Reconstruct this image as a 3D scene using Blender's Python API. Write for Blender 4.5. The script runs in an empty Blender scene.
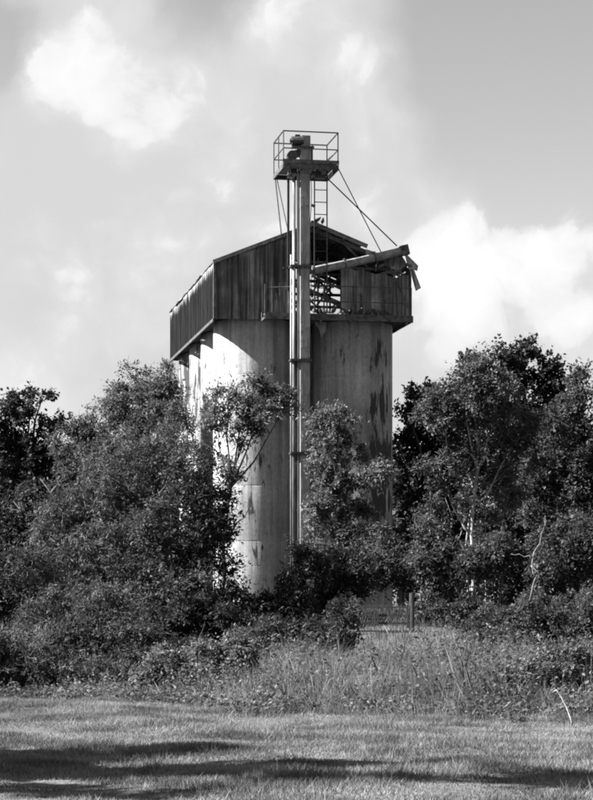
import bpy, math, random
import numpy as np
from mathutils import Vector, Matrix
R = math.radians
rng = np.random.default_rng(7)
random.seed(7)
scene = bpy.context.scene
col = scene.collection

# ------------------------------------------------------------------ camera
CAM_H, FPX, CX, HY = 1.6, 2000.0, 296.5, 590.0        # photo pixels: focal, centre column, horizon row
cam = bpy.data.objects.new('camera', bpy.data.cameras.new('camera'))
col.objects.link(cam); scene.camera = cam
cam.location = (0, 0, CAM_H); cam.rotation_euler = (R(90), 0, 0)
cam.data.sensor_fit = 'VERTICAL'; cam.data.sensor_height = 36.0; cam.data.sensor_width = 36.0
cam.data.lens = FPX / 800 * 36.0
cam.data.shift_y = (HY - 400) / 800
cam.data.clip_start = 0.5; cam.data.clip_end = 6000

# ------------------------------------------------------------------ world and sun
SUN_EL = R(41)
sun_h = Vector((-0.98, -0.19, 0)).normalized()
to_sun = Vector((sun_h.x * math.cos(SUN_EL), sun_h.y * math.cos(SUN_EL), math.sin(SUN_EL)))
scene.view_settings.view_transform = 'Standard'
scene.view_settings.look = 'None'
scene.view_settings.gamma = 1.0
scene.view_settings.use_curve_mapping = False
scene.view_settings.exposure = 2.75
scene.cycles.pixel_filter_type = 'BLACKMAN_HARRIS'; scene.cycles.filter_width = 1.9

def N(nt, typ, **kw):
    n = nt.nodes.new(typ)
    for k, v in kw.items():
        if k.startswith('i_'):
            key = k[2:]
            n.inputs[int(key) if key.isdigit() else key.replace('_', ' ')].default_value = v
        else: setattr(n, k, v)
    return n
def math_(nt, op, a, b=None, c=None, clamp=False):
    n = nt.nodes.new('ShaderNodeMath'); n.operation = op; n.use_clamp = clamp
    for i, v in enumerate((a, b, c)):
        if v is None: continue
        if isinstance(v, (int, float)): n.inputs[i].default_value = v
        else: nt.links.new(v, n.inputs[i])
    return n.outputs[0]
def maprange(nt, v, a, b, c=0.0, d=1.0, smooth=True):
    n = nt.nodes.new('ShaderNodeMapRange'); n.interpolation_type = 'SMOOTHSTEP' if smooth else 'LINEAR'
    nt.links.new(v, n.inputs[0])
    for i, x in enumerate((a, b, c, d)): n.inputs[i + 1].default_value = x
    return n.outputs[0]
def noise(nt, vec, scale, detail=4, rough=0.55, dist=0.0):
    n = nt.nodes.new('ShaderNodeTexNoise'); n.inputs['Scale'].default_value = scale
    n.inputs['Detail'].default_value = detail; n.inputs['Roughness'].default_value = rough
    n.inputs['Distortion'].default_value = dist
    if vec is not None: nt.links.new(vec, n.inputs['Vector'])
    return n.outputs[0]
def scaled(nt, vec, s, off=(0, 0, 0)):
    n = nt.nodes.new('ShaderNodeMapping'); n.inputs['Scale'].default_value = s; n.inputs['Location'].default_value = off
    nt.links.new(vec, n.inputs[0]); return n.outputs[0]
def mixf(nt, f, a, b):
    n = nt.nodes.new('ShaderNodeMix'); n.data_type = 'FLOAT'
    for i, v in ((0, f), (2, a), (3, b)):
        if isinstance(v, (int, float)): n.inputs[i].default_value = v
        else: nt.links.new(v, n.inputs[i])
    return n.outputs[0]

world = bpy.data.worlds.new('World'); scene.world = world; world.use_nodes = True
nt = world.node_tree; nt.nodes.clear()
sky = N(nt, 'ShaderNodeTexSky', sky_type='NISHITA', sun_disc=False, sun_elevation=SUN_EL,
        sun_rotation=math.atan2(sun_h.x, sun_h.y))
sep = N(nt, 'ShaderNodeSeparateColor'); nt.links.new(sky.outputs[0], sep.inputs[0])   # monochrome film behind a red filter
tc = N(nt, 'ShaderNodeTexCoord').outputs['Generated']
def skydir(px, py):
    return Vector(((px - CX) / FPX, 1.0, (HY - py) / FPX)).normalized()
def warped(vec, scale, amp, detail=5):
    w = N(nt, 'ShaderNodeTexNoise'); w.inputs['Scale'].default_value = scale; w.inputs['Detail'].default_value = detail; w.inputs['Roughness'].default_value = .6
    nt.links.new(vec, w.inputs['Vector'])
    a = N(nt, 'ShaderNodeVectorMath', operation='SUBTRACT'); nt.links.new(w.outputs['Color'], a.inputs[0]); a.inputs[1].default_value = (.5, .5, .5)
    b = N(nt, 'ShaderNodeVectorMath', operation='SCALE'); nt.links.new(a.outputs[0], b.inputs[0]); b.inputs['Scale'].default_value = amp
    c = N(nt, 'ShaderNodeVectorMath', operation='ADD'); nt.links.new(vec, c.inputs[0]); nt.links.new(b.outputs[0], c.inputs[1])
    return c.outputs[0]
wdir = warped(warped(tc, 9, .05, 3), 34, .022, 6)
def blob(px, py, rad_px, w, inner=.1):
    d = N(nt, 'ShaderNodeVectorMath', operation='DISTANCE'); nt.links.new(wdir, d.inputs[0])
    d.inputs[1].default_value = skydir(px, py)
    return maprange(nt, d.outputs['Value'], rad_px / FPX, inner * rad_px / FPX, 0, w)
# thin veil over most of the sky, open gaps, and cumulus heads
cover = math_(nt, 'ADD', math_(nt, 'MULTIPLY', noise(nt, wdir, 5.0, 5, .55), 1.3), 0.08)
for px, py, r, w in ((-15, 50, 75, -.75), (195, -15, 80, -.5), (560, 90, 230, -1.0), (600, 0, 200, -.5),
                     (250, 120, 260, .35), (100, 260, 260, .3), (360, 220, 200, .3), (470, 320, 160, .3)):
    cover = math_(nt, 'ADD', cover, blob(px, py, r, w))
vor = N(nt, 'ShaderNodeTexVoronoi', feature='F1'); vor.inputs['Scale'].default_value = 20; vor.inputs['Detail'].default_value = 2; vor.inputs['Roughness'].default_value = .55
nt.links.new(wdir, vor.inputs['Vector'])
puff = math_(nt, 'ADD', math_(nt, 'MULTIPLY', noise(nt, wdir, 13, 5, .6), 1.2), -0.68)
puff = math_(nt, 'ADD', puff, maprange(nt, vor.outputs['Distance'], 0.15, 1.1, .5, -.22, False))
for px, py, r, w in ((65, 45, 85, .85), (115, 80, 85, .6), (185, 90, 80, .5), (285, 5, 75, .6), (605, 290, 90, .4), (455, 280, 80, .45), (505, 250, 65, .65), (575, 245, 60, .7), (540, 310, 120, .35), (430, 300, 120, .4),
                     (5, 375, 75, .6), (210, 225, 120, .25), (140, 310, 130, .25), (330, 60, 150, .2), (300, 200, 260, .1)):
    puff = math_(nt, 'ADD', puff, blob(px, py, r, w))
puff = math_(nt, 'ADD', puff, math_(nt, 'MULTIPLY', math_(nt, 'SUBTRACT', noise(nt, wdir, 55, 4, .6), .5), .7))
cmask = maprange(nt, cover, 0.35, 1.0)
cb = math_(nt, 'ADD', maprange(nt, puff, -0.25, 1.4, 0.104, 0.147), maprange(nt, puff, 0.26, 0.5, 0, .012))
pm_ = maprange(nt, puff, 0.25, .6)
cmask = math_(nt, 'MAXIMUM', cmask, pm_)
skyv = math_(nt, 'MULTIPLY', math_(nt, 'MULTIPLY', sep.outputs[0], 0.8), 0.05)   # red-filter factor, sky strength
final = mixf(nt, cmask, skyv, cb)
bg = N(nt, 'ShaderNodeBackground'); nt.links.new(final, bg.inputs[0]); bg.inputs[1].default_value = 1.0
wo = N(nt, 'ShaderNodeOutputWorld'); nt.links.new(bg.outputs[0], wo.inputs[0])

sl = bpy.data.lights.new('sun', 'SUN'); sl.energy = 5.0; sl.angle = R(0.5); sl.color = (1, 1, 1)
sun = bpy.data.objects.new('sun', sl); col.objects.link(sun)
sun.rotation_euler = to_sun.to_track_quat('Z', 'Y').to_euler(); sun.location = (-30, 0, 40)

# ------------------------------------------------------------------ materials (the photograph is monochrome)
def mat(name, build, rough=0.9, spec=0.3, metallic=0.0):
    m = bpy.data.materials.new(name); m.use_nodes = True
    t = m.node_tree; t.nodes.clear()
    out = N(t, 'ShaderNodeOutputMaterial'); b = N(t, 'ShaderNodeBsdfPrincipled')
    b.inputs['Roughness'].default_value = rough; b.inputs['Specular IOR Level'].default_value = spec
    b.inputs['Metallic'].default_value = metallic
    t.links.new(b.outputs[0], out.inputs[0])
    pos = N(t, 'ShaderNodeNewGeometry').outputs['Position']
    v, h, hs = build(t, pos)
    t.links.new(v, b.inputs['Base Color'])
    if h is not None:
        bp = N(t, 'ShaderNodeBump'); bp.inputs['Strength'].default_value = hs; bp.inputs['Distance'].default_value = 0.03
        t.links.new(h, bp.inputs['Height']); t.links.new(bp.outputs[0], b.inputs['Normal'])
    return m

def plain(lo, hi, scale=8, streak=1.0):
    def f(t, p):
        n = noise(t, scaled(t, p, (1, 1, streak)), scale, 5, .6)
        return maprange(t, n, .3, .7, lo, hi), n, .3
    return f
M = {}
M['dark_steel'] = mat('dark_steel', plain(.006, .02, 9), .6, .4)
M['rust_beam'] = mat('rust_beam', plain(.02, .07, 6), .85, .2)
M['galvanised'] = mat('galvanised', plain(.09, .2, 5, .25), .5, .4)
M['pale_pipe'] = mat('pale_pipe', plain(.045, .12, 5, .25), .6, .3)
def casing_b(t, p):
    a = noise(t, scaled(t, p, (5, 5, .35)), 1.0, 6, .65); b = noise(t, p, 3.0, 6, .7)
    v = maprange(t, a, .32, .7, .07, .19)
    ru = maprange(t, math_(t, 'ADD', math_(t, 'MULTIPLY', a, .5), math_(t, 'MULTIPLY', b, .5)), .54, .62)
    return mixf(t, math_(t, 'MULTIPLY', ru, .75), v, .05), b, .3
M['casing'] = mat('casing', casing_b, .65, .3)
M['duct'] = mat('duct', plain(.06, .17, 5), .75, .3)
M['bark'] = mat('bark', plain(.03, .08, 12, .3), .95, .1)
M['pale_bark'] = mat('pale_bark', plain(.05, .2, 9, .5), .9, .2)
M['pale_wood'] = mat('pale_wood', plain(.09, .34, 40), .9, .2)
M['dead_wood'] = mat('dead_wood', plain(.04, .17, 14), .9, .2)
M['feather'] = mat('feather', plain(.02, .06, 20), .8, .2)
M['timber'] = mat('timber', plain(.05, .13, 6, 1), .95, .1)

def sheet_b(t, p):
    st = noise(t, scaled(t, p, (5, 5, .22)), 1.0, 5, .6)
    st2 = noise(t, scaled(t, p, (17, 17, .5)), 1.0, 3, .6)
    pat = noise(t, p, .9, 4, .6)
    v = math_(t, 'ADD', math_(t, 'MULTIPLY', st, .6), math_(t, 'MULTIPLY', st2, .4))
    v = maprange(t, v, .36, .66, .016, .16)
    v = math_(t, 'MULTIPLY', v, maprange(t, pat, .35, .65, .6, 1.5))
    v = math_(t, 'MULTIPLY', v, maprange(t, N(t, 'ShaderNodeObjectInfo').outputs['Random'], 0, 1, .55, 1.6, False))
    bl = maprange(t, math_(t, 'MULTIPLY', noise(t, scaled(t, p, (6, 6, .6)), 1.0, 4, .6), pat), .33, .42)
    v = mixf(t, math_(t, 'MULTIPLY', bl, .5), v, .26)
    return v, st2, .25
def tar_b(t, p):
    st = noise(t, scaled(t, p, (4, 4, .25)), 1.0, 5, .6); fine = noise(t, scaled(t, p, (15, 15, 1.2)), 1.0, 4, .6)
    v = maprange(t, math_(t, 'ADD', math_(t, 'MULTIPLY', st, .6), math_(t, 'MULTIPLY', fine, .4)), .35, .68, .003, .012)
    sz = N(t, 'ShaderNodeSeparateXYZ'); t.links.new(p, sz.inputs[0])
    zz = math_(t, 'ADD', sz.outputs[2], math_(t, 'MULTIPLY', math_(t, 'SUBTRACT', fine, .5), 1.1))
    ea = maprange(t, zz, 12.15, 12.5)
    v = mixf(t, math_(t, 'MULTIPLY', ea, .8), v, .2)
    return v, fine, .25
M['sheet'] = mat('rusted_sheet', sheet_b, .8, .25)
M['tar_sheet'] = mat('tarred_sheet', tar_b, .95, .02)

def P(px, py, Y):
    return Vector(((px - CX) * Y / FPX, Y, CAM_H + (HY - py) * Y / FPX))

def concrete_b(t, p):
    big = noise(t, p, .6, 4, .6)
    st = noise(t, scaled(t, p, (3.2, 3.2, .16)), 1.0, 5, .65)
    fine = noise(t, p, 9, 5, .65)
    v = maprange(t, st, .3, .72, .12, .26)
    v = math_(t, 'MULTIPLY', v, maprange(t, big, .3, .7, .75, 1.15))
    v = math_(t, 'MULTIPLY', v, maprange(t, fine, .3, .7, .85, 1.12))
    chip = noise(t, scaled(t, p, (6.5, 6.5, 1.3)), 1.0, 7, .62, .4)
    for (px, py, Y, r, w) in ((380, 418, 66.3, 1.2, .30), (396, 400, 67.0, 1.2, .36), (397, 450, 67.0, 1.4, .36), (396, 500, 67.0, 1.5, .34), (398, 355, 67.0, 1.2, .33), (262, 458, 65.9, 1.0, .22), (250, 505, 65.9, .9, .19),
                              (262, 560, 65.9, 1.0, .16), (330, 352, 66.8, .8, .16), (195, 390, 72, 3.2, .17), (185, 400, 76, 3.0, .19), (180, 400, 79, 3.0, .19)):
        d = N(t, 'ShaderNodeVectorMath', operation='DISTANCE'); t.links.new(p, d.inputs[0]); d.inputs[1].default_value = P(px, py, Y)
        chip = math_(t, 'ADD', chip, maprange(t, d.outputs['Value'], r, r * .2, 0, w))
    cm = maprange(t, chip, .65, .685)
    fr = maprange(t, chip, .60, .655)
    v = math_(t, 'MULTIPLY', v, maprange(t, fr, 0, 1, 1.0, .72))
    v = mixf(t, cm, v, .025)
    h = math_(t, 'SUBTRACT', math_(t, 'MULTIPLY', fine, .4), cm)
    return v, h, .35
M['concrete'] = mat('silo_render', concrete_b, .9, .2)

def ground_b(t, p):
    a = noise(t, p, .7, 5, .6); b = noise(t, p, 14, 4, .6)
    v = maprange(t, math_(t, 'ADD', math_(t, 'MULTIPLY', a, .5), math_(t, 'MULTIPLY', b, .5)), .35, .65, .03, .085)
    return v, b, .6
M['ground'] = mat('turf', ground_b, .95, .1)

def leafmat(name, lo, hi, spec=.4, rough=.6, trans=.4, big=None):
    m = bpy.data.materials.new(name); m.use_nodes = True
    t = m.node_tree; t.nodes.clear()
    out = N(t, 'ShaderNodeOutputMaterial'); b = N(t, 'ShaderNodeBsdfPrincipled'); tr = N(t, 'ShaderNodeBsdfTranslucent')
    g = N(t, 'ShaderNodeNewGeometry')
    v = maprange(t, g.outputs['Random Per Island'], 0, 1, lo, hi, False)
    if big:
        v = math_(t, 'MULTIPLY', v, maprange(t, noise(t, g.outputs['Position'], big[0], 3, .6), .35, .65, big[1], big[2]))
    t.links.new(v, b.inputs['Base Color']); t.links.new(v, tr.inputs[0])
    b.inputs['Roughness'].default_value = rough; b.inputs['Specular IOR Level'].default_value = spec
    mx = N(t, 'ShaderNodeMixShader'); mx.inputs[0].default_value = trans
    t.links.new(b.outputs[0], mx.inputs[1]); t.links.new(tr.outputs[0], mx.inputs[2]); t.links.new(mx.outputs[0], out.inputs[0])
    return m
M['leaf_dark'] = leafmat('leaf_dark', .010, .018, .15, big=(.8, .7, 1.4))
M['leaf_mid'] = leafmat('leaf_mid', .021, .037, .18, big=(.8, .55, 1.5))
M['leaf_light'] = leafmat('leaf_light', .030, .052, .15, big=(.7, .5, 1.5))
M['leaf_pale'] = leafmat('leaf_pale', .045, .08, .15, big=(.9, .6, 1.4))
M['weed'] = leafmat('weed', .03, .09, .2, big=(.8, .5, 1.3))
M['grass'] = leafmat('grass', .042, .14, .1, .7, .3, big=(.9, .5, 1.5))

# ------------------------------------------------------------------ mesh helpers
class MB:
    def __init__(s): s.v = []; s.f = []
    def add(s, vs, fs):
        o = len(s.v); s.v += [tuple(v) for v in vs]; s.f += [tuple(i + o for i in f) for f in fs]; return s
    def box(s, c, d):
        x, y, z = c; a, b, e = d[0] / 2, d[1] / 2, d[2] / 2
        vs = [(x + i * a, y + j * b, z + k * e) for i in (-1, 1) for j in (-1, 1) for k in (-1, 1)]
        return s.add(vs, [(0, 1, 3, 2), (4, 6, 7, 5), (0, 4, 5, 1), (2, 3, 7, 6), (0, 2, 6, 4), (1, 5, 7, 3)])
    def bar(s, p, q, w, h, up=(0, 0, 1)):
        p, q = Vector(p), Vector(q); d = (q - p).normalized(); u = Vector(up)
        if abs(d.dot(u)) > .98: u = Vector((0, 1, 0))
        r = d.cross(u).normalized() * (w / 2); u2 = r.cross(d).normalized() * (h / 2)
        vs = [e + a * r + b * u2 for e in (p, q) for a, b in ((-1, -1), (1, -1), (1, 1), (-1, 1))]
        return s.add(vs, [(3, 2, 1, 0), (4, 5, 6, 7), (0, 1, 5, 4), (1, 2, 6, 5), (2, 3, 7, 6), (3, 0, 4, 7)])
    def tube(s, pts, rad, n=8, cap=True):
        pts = [Vector(p) for p in pts]
        if isinstance(rad, (int, float)): rad = [rad] * len(pts)
        o = len(s.v); ref = None
        for i, p in enumerate(pts):
            d = (pts[min(i + 1, len(pts) - 1)] - pts[max(i - 1, 0)])
            d = d.normalized() if d.length > 1e-9 else Vector((0, 0, 1))
            if ref is None: ref = Vector((1, 0, 0)) if abs(d.x) < .9 else Vector((0, 1, 0))
            a = (ref - d * ref.dot(d)).normalized(); b = d.cross(a); ref = a
            for k in range(n):
                t = 2 * math.pi * k / n
                s.v.append(tuple(p + (a * math.cos(t) + b * math.sin(t)) * rad[i]))
        for i in range(len(pts) - 1):
            for k in range(n):
                k2 = (k + 1) % n
                s.f.append((o + i * n + k, o + i * n + k2, o + (i + 1) * n + k2, o + (i + 1) * n + k))
        if cap:
            s.f.append(tuple(o + k for k in reversed(range(n))))
            s.f.append(tuple(o + (len(pts) - 1) * n + k for k in range(n)))
        return s
    def mesh(s, name, m, smooth=False):
        me = bpy.data.meshes.new(name); me.from_pydata(s.v, [], s.f); me.update()
        if smooth: me.polygons.foreach_set('use_smooth', [True] * len(me.polygons))
        me.materials.append(M[m]); return me
    def build(s, name, m, parent=None, smooth=False, base=None):
        o = bpy.data.objects.new(name, s.mesh(name, m, smooth)); col.objects.link(o)
        if parent is not None:
            o.parent = parent
            if base is not None: o.location = -Vector(base)
        return o
def link(name, me, parent=None, loc=(0, 0, 0)):
    o = bpy.data.objects.new(name, me); col.objects.link(o); o.parent = parent; o.location = loc; return o
def tag(o, label, cat, group=None, kind=None):
    o['label'] = label; o['category'] = cat
    if group: o['group'] = group
    if kind: o['kind'] = kind
    return o
def quadmesh(name, V, nper, m, smooth=False):
    """V: (N*nper,3) vertices, one n-gon per island"""
    n = len(V) // nper
    me = bpy.data.meshes.new(name); me.vertices.add(len(V)); me.vertices.foreach_set('co', np.ascontiguousarray(V, dtype=np.float32).ravel())
    me.loops.add(len(V)); me.loops.foreach_set('vertex_index', np.arange(len(V), dtype=np.int32))
    me.polygons.add(n); me.polygons.foreach_set('loop_start', np.arange(0, len(V), nper, dtype=np.int32))
    me.update(calc_edges=True); me.materials.append(M[m]); return me
def unit(a): return a / np.maximum(np.linalg.norm(a, axis=-1, keepdims=True), 1e-9)

# ------------------------------------------------------------------ ground
def gz(x, y):
    t = np.clip((np.asarray(y, float) - 42) / 18, 0, 1); t = t * t * (3 - 2 * t)
    x = np.asarray(x, float)
    return .82 * t + .03 * np.sin(x * .9 + 1) * np.sin(np.asarray(y, float) * .45) + .015 * np.sin(x * 2.3 + .5 * np.asarray(y, float))
def gzf(x, y): return float(gz(x, y))
xs = np.concatenate([[-3000, -800, -250, -100, -60], np.linspace(-40, 40, 101), [60, 100, 250, 800, 3000]])
ys = np.concatenate([[-600, -150, -40], np.linspace(-10, 110, 151), [150, 250, 500, 1200, 4000]])
X, Yg = np.meshgrid(xs, ys); Z = gz(X, Yg)
me = bpy.data.meshes.new('ground'); nx = len(xs)
me.from_pydata(np.stack([X, Yg, Z], -1).reshape(-1, 3).tolist(), [],
               [(j * nx + i, j * nx + i + 1, (j + 1) * nx + i + 1, (j + 1) * nx + i) for j in range(len(ys) - 1) for i in range(nx - 1)])
me.polygons.foreach_set('use_smooth', [True] * len(me.polygons)); me.materials.append(M['ground'])
g = link('ground', me); g['kind'] = 'structure'

# ------------------------------------------------------------------ silo complex frame (local x along the front, y to the back)
O = Vector((-2.69, 66.0, 0)); ANG = math.atan2(.1805, .9836)
rx = Vector((.9836, .1805, 0)); sy = Vector((-.1805, .9836, 0))
def toW(l): return O + rx * l[0] + sy * l[1] + Vector((0, 0, l[2]))
def L(px, py, yl):
    """photo pixel -> local point on the plane local y = yl"""
    u = (px - CX) / FPX
    Y = (yl + sy.x * O.x + sy.y * O.y) / (sy.y + sy.x * u)
    w = Vector((u * Y, Y, CAM_H + (HY - py) * Y / FPX)); d = w - O
    return Vector((d.dot(rx), yl, w.z))
def cthing(name, label, cat, base=(0, 0, 0), group=None):
    o = bpy.data.objects.new(name, None); col.objects.link(o); o.empty_display_size = .3
    o.location = toW(base); o.rotation_euler = (0, 0, ANG); tag(o, label, cat, group); return o
W_, LEN = 6.64, 12.5
ZB, ZE, ZR = 10.58, 12.42, 13.72                # housing bottom, eaves, ridge
SR = 1.37
GB = 0.78                                        # ground level under the silos

# ---- silos: stacked rendered rings
RH = 1.85
def ring_mesh():
    n = 72; b = .02; prof = [(SR - .007, 0), (SR - .003, .012), (SR, .04), (SR, RH - .04), (SR - .003, RH - .012), (SR - .007, RH)]
    m = MB()
    for r, z in prof:
        for k in range(n):
            a = 2 * math.pi * k / n; m.v.append((r * math.cos(a), r * math.sin(a), z))
    for j in range(len(prof) - 1):
        for k in range(n):
            k2 = (k + 1) % n; m.f.append((j * n + k, j * n + k2, (j + 1) * n + k2, (j + 1) * n + k))
    return m.mesh('ring', 'concrete', True)
ringm = ring_mesh()
silo_labels = {
    (0, 0): 'pale front silo under the clad gable, sunlit side cut by a diagonal shadow',
    (0, 1): 'sunlit pale silo directly behind the left front silo, in the side row',
    (0, 2): 'sunlit pale silo with dark peeled patches, third back along the side row',
    (0, 3): 'pale peeling silo at the far back end of the side row',
    (1, 0): 'shaded grey cylindrical silo with dark peeled streaks beneath the open end of the housing',
    (1, 1): 'silo hidden in the dark gap behind the shaded grey front silo'}
for (i, j), lab in silo_labels.items():
    cx, cy = (1.53, 4.95)[i], 1.50 + 3.15 * j
    t = cthing('silo', lab, 'silo', (cx, cy, GB - .35), 'round silos beneath the housing')
    for k in range(6):
        z0 = 10.62 - RH * (k + 1)
        o = link('ring', ringm, t, (0, 0, z0 - (GB - .35))); o.rotation_euler.z = k * 1.1
    MB().tube([(0, 0, 10.5 - (GB - .35)), (0, 0, 10.62 - (GB - .35))], SR - .06, 48).build('cap', 'concrete', t)

# ---- housing on top
H = cthing('silo_housing', 'dark rusted corrugated-sheet housing with gabled roof on top of the silos', 'housing', (W_ / 2, LEN / 2, ZB))
HB = (W_ / 2, LEN / 2, ZB)
def hb(mb, name, m, parent=H, smooth=False):
    o = mb.build(name, m, parent, smooth)
    if parent is H: o.location = -Vector(HB)
    return o
def sheet(origin, du, dv, wid, bot, top, pitch=.15, amp=.028, name='sheet', m='sheet', ph=0.0):
    """corrugated sheet: du along width, dv along height, bot/top functions of u"""
    du, dv = Vector(du), Vector(dv); nn = du.cross(dv).normalized(); origin = Vector(origin)
    n = max(4, int(wid / pitch * 4)); mb = MB(); rows = 3
    for j in range(rows):
        for i in range(n + 1):
            u = wid * i / n; b, t = bot(u), top(u)
            mb.v.append(tuple(origin + du * u + dv * (b + (t - b) * j / (rows - 1)) + nn * (amp * math.sin(2 * math.pi * u / pitch + ph))))
    for j in range(rows - 1):
        for i in range(n):
            a = j * (n + 1) + i; mb.f.append((a, a + 1, a + n + 2, a + n + 1))
    o = hb(mb, name, m, H, True)
    return o
rr = random.Random(3)
def slope(x): return ZE + (ZR - ZE) * (1 - abs(x - W_ / 2) / (W_ / 2))
# left side wall sheets
sw = LEN / 12
for k in range(12):
    jb, jt, off = rr.uniform(-.05, .03), rr.uniform(-.05, .02), rr.uniform(-.02, .02)
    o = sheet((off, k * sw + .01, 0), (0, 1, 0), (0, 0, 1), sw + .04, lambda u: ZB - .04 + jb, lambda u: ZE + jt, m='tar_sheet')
hb(MB().bar((-.05, -.03, ZB - .07), (-.05, LEN, ZB - .07), .06, .10), 'shadow_rail', 'rust_beam')  # straight trim added under the sheets to smooth their shadow edge on the silos
# front gable sheets, left of the elevator; the lowest corner of the last ones has rusted away
xg = L(290, 300, 0).x; ng = 4; gw = xg / ng
cut = L(264, 300, 0).x
for k in range(ng):
    x0 = k * gw; off = rr.uniform(-.015, .015); jb = rr.uniform(-.03, .02)
    def bot(u, x0=x0, jb=jb):
        x = x0 + u
        return ZB + jb + (0.0 if x < cut - .15 else min(.16, (x - cut + .15) * 1.6) + .03 * math.sin(x * 23))
    sheet((x0 + .005, off, 0), (1, 0, 0), (0, 0, 1), gw + .02, bot, lambda u, x0=x0: slope(x0 + u) - .03)
# front gable sheets on the right
xa, xb = L(341, 300, 0).x, L(409, 300, 0).x; wv_ = (xb - xa) / 3
for k in range(3):
    x0 = xa + k * wv_; off = rr.uniform(-.02, .02)
    sheet((x0, off, 0), (1, 0, 0), (0, 0, 1), wv_ + .01, lambda u: ZB + .1, lambda u, k=k: 12.33 - .10 * k + .05 * math.sin(u * 9 + k), ph=k)
# right wall: first sheets only; back gable: left half only
for k in range(5):
    sheet((W_ + rr.uniform(-.015, .015), k * sw, 0), (0, 1, 0), (0, 0, 1), sw + .03, lambda u: ZB - .02, lambda u: ZE - .02)
for k in range(4):
    sheet((k * gw, LEN + .02, 0), (1, 0, 0), (0, 0, 1), gw + .02, lambda u: ZB, lambda u, k=k: slope(k * gw + u) - .03)
# roof: left slope complete, right slope only over the front bays
sl_len = math.hypot(W_ / 2, ZR - ZE); c_, s_ = (W_ / 2) / sl_len, (ZR - ZE) / sl_len
for k in range(12):
    j = rr.uniform(-.03, .03)
    sheet((0, k * sw - .05, ZE + .06), (0, 1, 0), (c_, 0, s_), sw + .04, lambda u, j=j: -.06 + j, lambda u: sl_len + .02, m='sheet', name='roof_sheet')
for k in range(6):
    j = rr.uniform(-.05, .05)
    lo_ = sl_len - L(366, 250, 0).x * 0 - 1.75 if k == 0 else .0
    sheet((W_, k * sw - .05, ZE + .05), (0, 1, 0), (-c_, 0, s_), sw + .04, lambda u, lo_=lo_, j=j: lo_ + j, lambda u: sl_len, name='roof_sheet')
# frames: trusses every bay
def truss(y, front=False):
    a = MB(); a.bar((.06, y, ZB), (.06, y, ZE - .02), .1, .1); hb(a, 'post', 'rust_beam')
    a = MB(); a.bar((W_ - .06, y, ZB), (W_ - .06, y, ZE - .02), .1, .1); hb(a, 'post', 'rust_beam')
    for sgn in (-1, 1):
        a = MB(); xe = W_ / 2 + sgn * (W_ / 2 - .06)
        a.bar((xe, y, ZE - .07), (W_ / 2, y, ZR - .09), .08, .14); hb(a, 'rafter', 'rust_beam')
        a = MB(); a.bar((W_ / 2 + sgn * 1.9, y, ZE - .04), (W_ / 2 + sgn * .9, y, ZR - .4), .05, .07); hb(a, 'strut', 'rust_beam')
    a = MB(); a.bar((.1, y, ZE - .05), (W_ - .1, y, ZE - .05), .06, .1); hb(a, 'tie_beam', 'rust_beam')
for y in (.12, 3.1, 6.2, 9.3, 12.4): truss(y)
for f in (.04, .3, .62, .95):
    for sgn in (-1, 1):
        a = MB(); x = W_ / 2 + sgn * f * W_ / 2
        a.bar((x, -.05, slope(x) - .02), (x, LEN + .02, slope(x) - .02), .06, .08); hb(a, 'purlin', 'rust_beam')
# the open bay: brace members
for (a0, b0, yl) in (((312, 276, ), (341, 289), .2), ((312, 292), (341, 307), .25), ((340, 276), (317, 305), .5), ((312, 274), (341, 275), .6), ((312, 286), (341, 286), 1.4),
                     ((312, 262), (341, 263), .15), ((341, 262), (341, 313), .1), ((312, 300), (341, 303), 1.0), ((318, 258), (318, 313), .7), ((330, 258), (330, 313), 3.2)):
    a = MB(); a.bar(L(a0[0], a0[1], yl), L(b0[0], b0[1], yl), .05, .07); hb(a, 'brace', 'rust_beam')
# deck over the silo heads, fascia and front beam
a = MB(); a.box((W_ / 2, LEN / 2, ZB + .11), (W_ - .12, LEN - .1, .08)); hb(a, 'deck', 'rust_beam')
a = MB(); a.bar((cut - .1, -.08, ZB + .10), (W_ + .05, -.08, ZB + .10), .12, .22); hb(a, 'front_beam', 'rust_beam')
a = MB(); a.bar((-.07, -.06, ZE + .0), (W_ / 2, -.06, ZR + .07), .035, .12); hb(a, 'barge_board', 'timber')
a = MB(); a.bar((W_ / 2, -.06, ZR + .07), (L(367, 250, 0).x, -.06, slope(L(367, 250, 0).x) + .08), .035, .14); hb(a, 'barge_board', 'timber')
a = MB(); a.bar((W_ / 2, -.1, ZR + .14), (W_ / 2, LEN, ZR + .14), .22, .05); hb(a, 'ridge_cap', 'rust_beam')
a = MB(); a.bar((-.01, -.02, ZB - .03), (-.01, -.02, ZE), .09, .09); hb(a, 'corner_trim', 'rust_beam')
# walkway along the front with handrails
wy0, wy1 = -.62, -.16
xl = L(265, 315, -.6).x; xr = L(411, 318, -.6).x
npl = 4
wk = hb(MB().bar((xl, wy0, ZB + .03), (xr, wy0, ZB + .03), .06, .2), 'walkway', 'rust_beam')
def wkp(mb, name, m='rust_beam'): return mb.build(name, m, wk)
for k in range(npl):
    y = wy0 + .07 + k * .115
    wkp(MB().box(((xl + xr) / 2, y, ZB + .12), (xr - xl - .02 * k, .1, .035)), 'plank', 'timber')
for k in range(6):
    x = xl + (xr - xl) * k / 5
    wkp(MB().bar((x, wy0, ZB + .1), (x, wy0, ZB + 1.08), .04, .04), 'handrail_post')
    wkp(MB().bar((x, wy0 + .02, ZB - .03), (x, -.02, ZB - .03), .05, .08), 'bracket')
for h in (.55, 1.06):
    wkp(MB().tube([(L(306, 300, wy0).x, wy0, ZB + h), (xr, wy0, ZB + h)], .018, 6), 'handrail')
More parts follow.
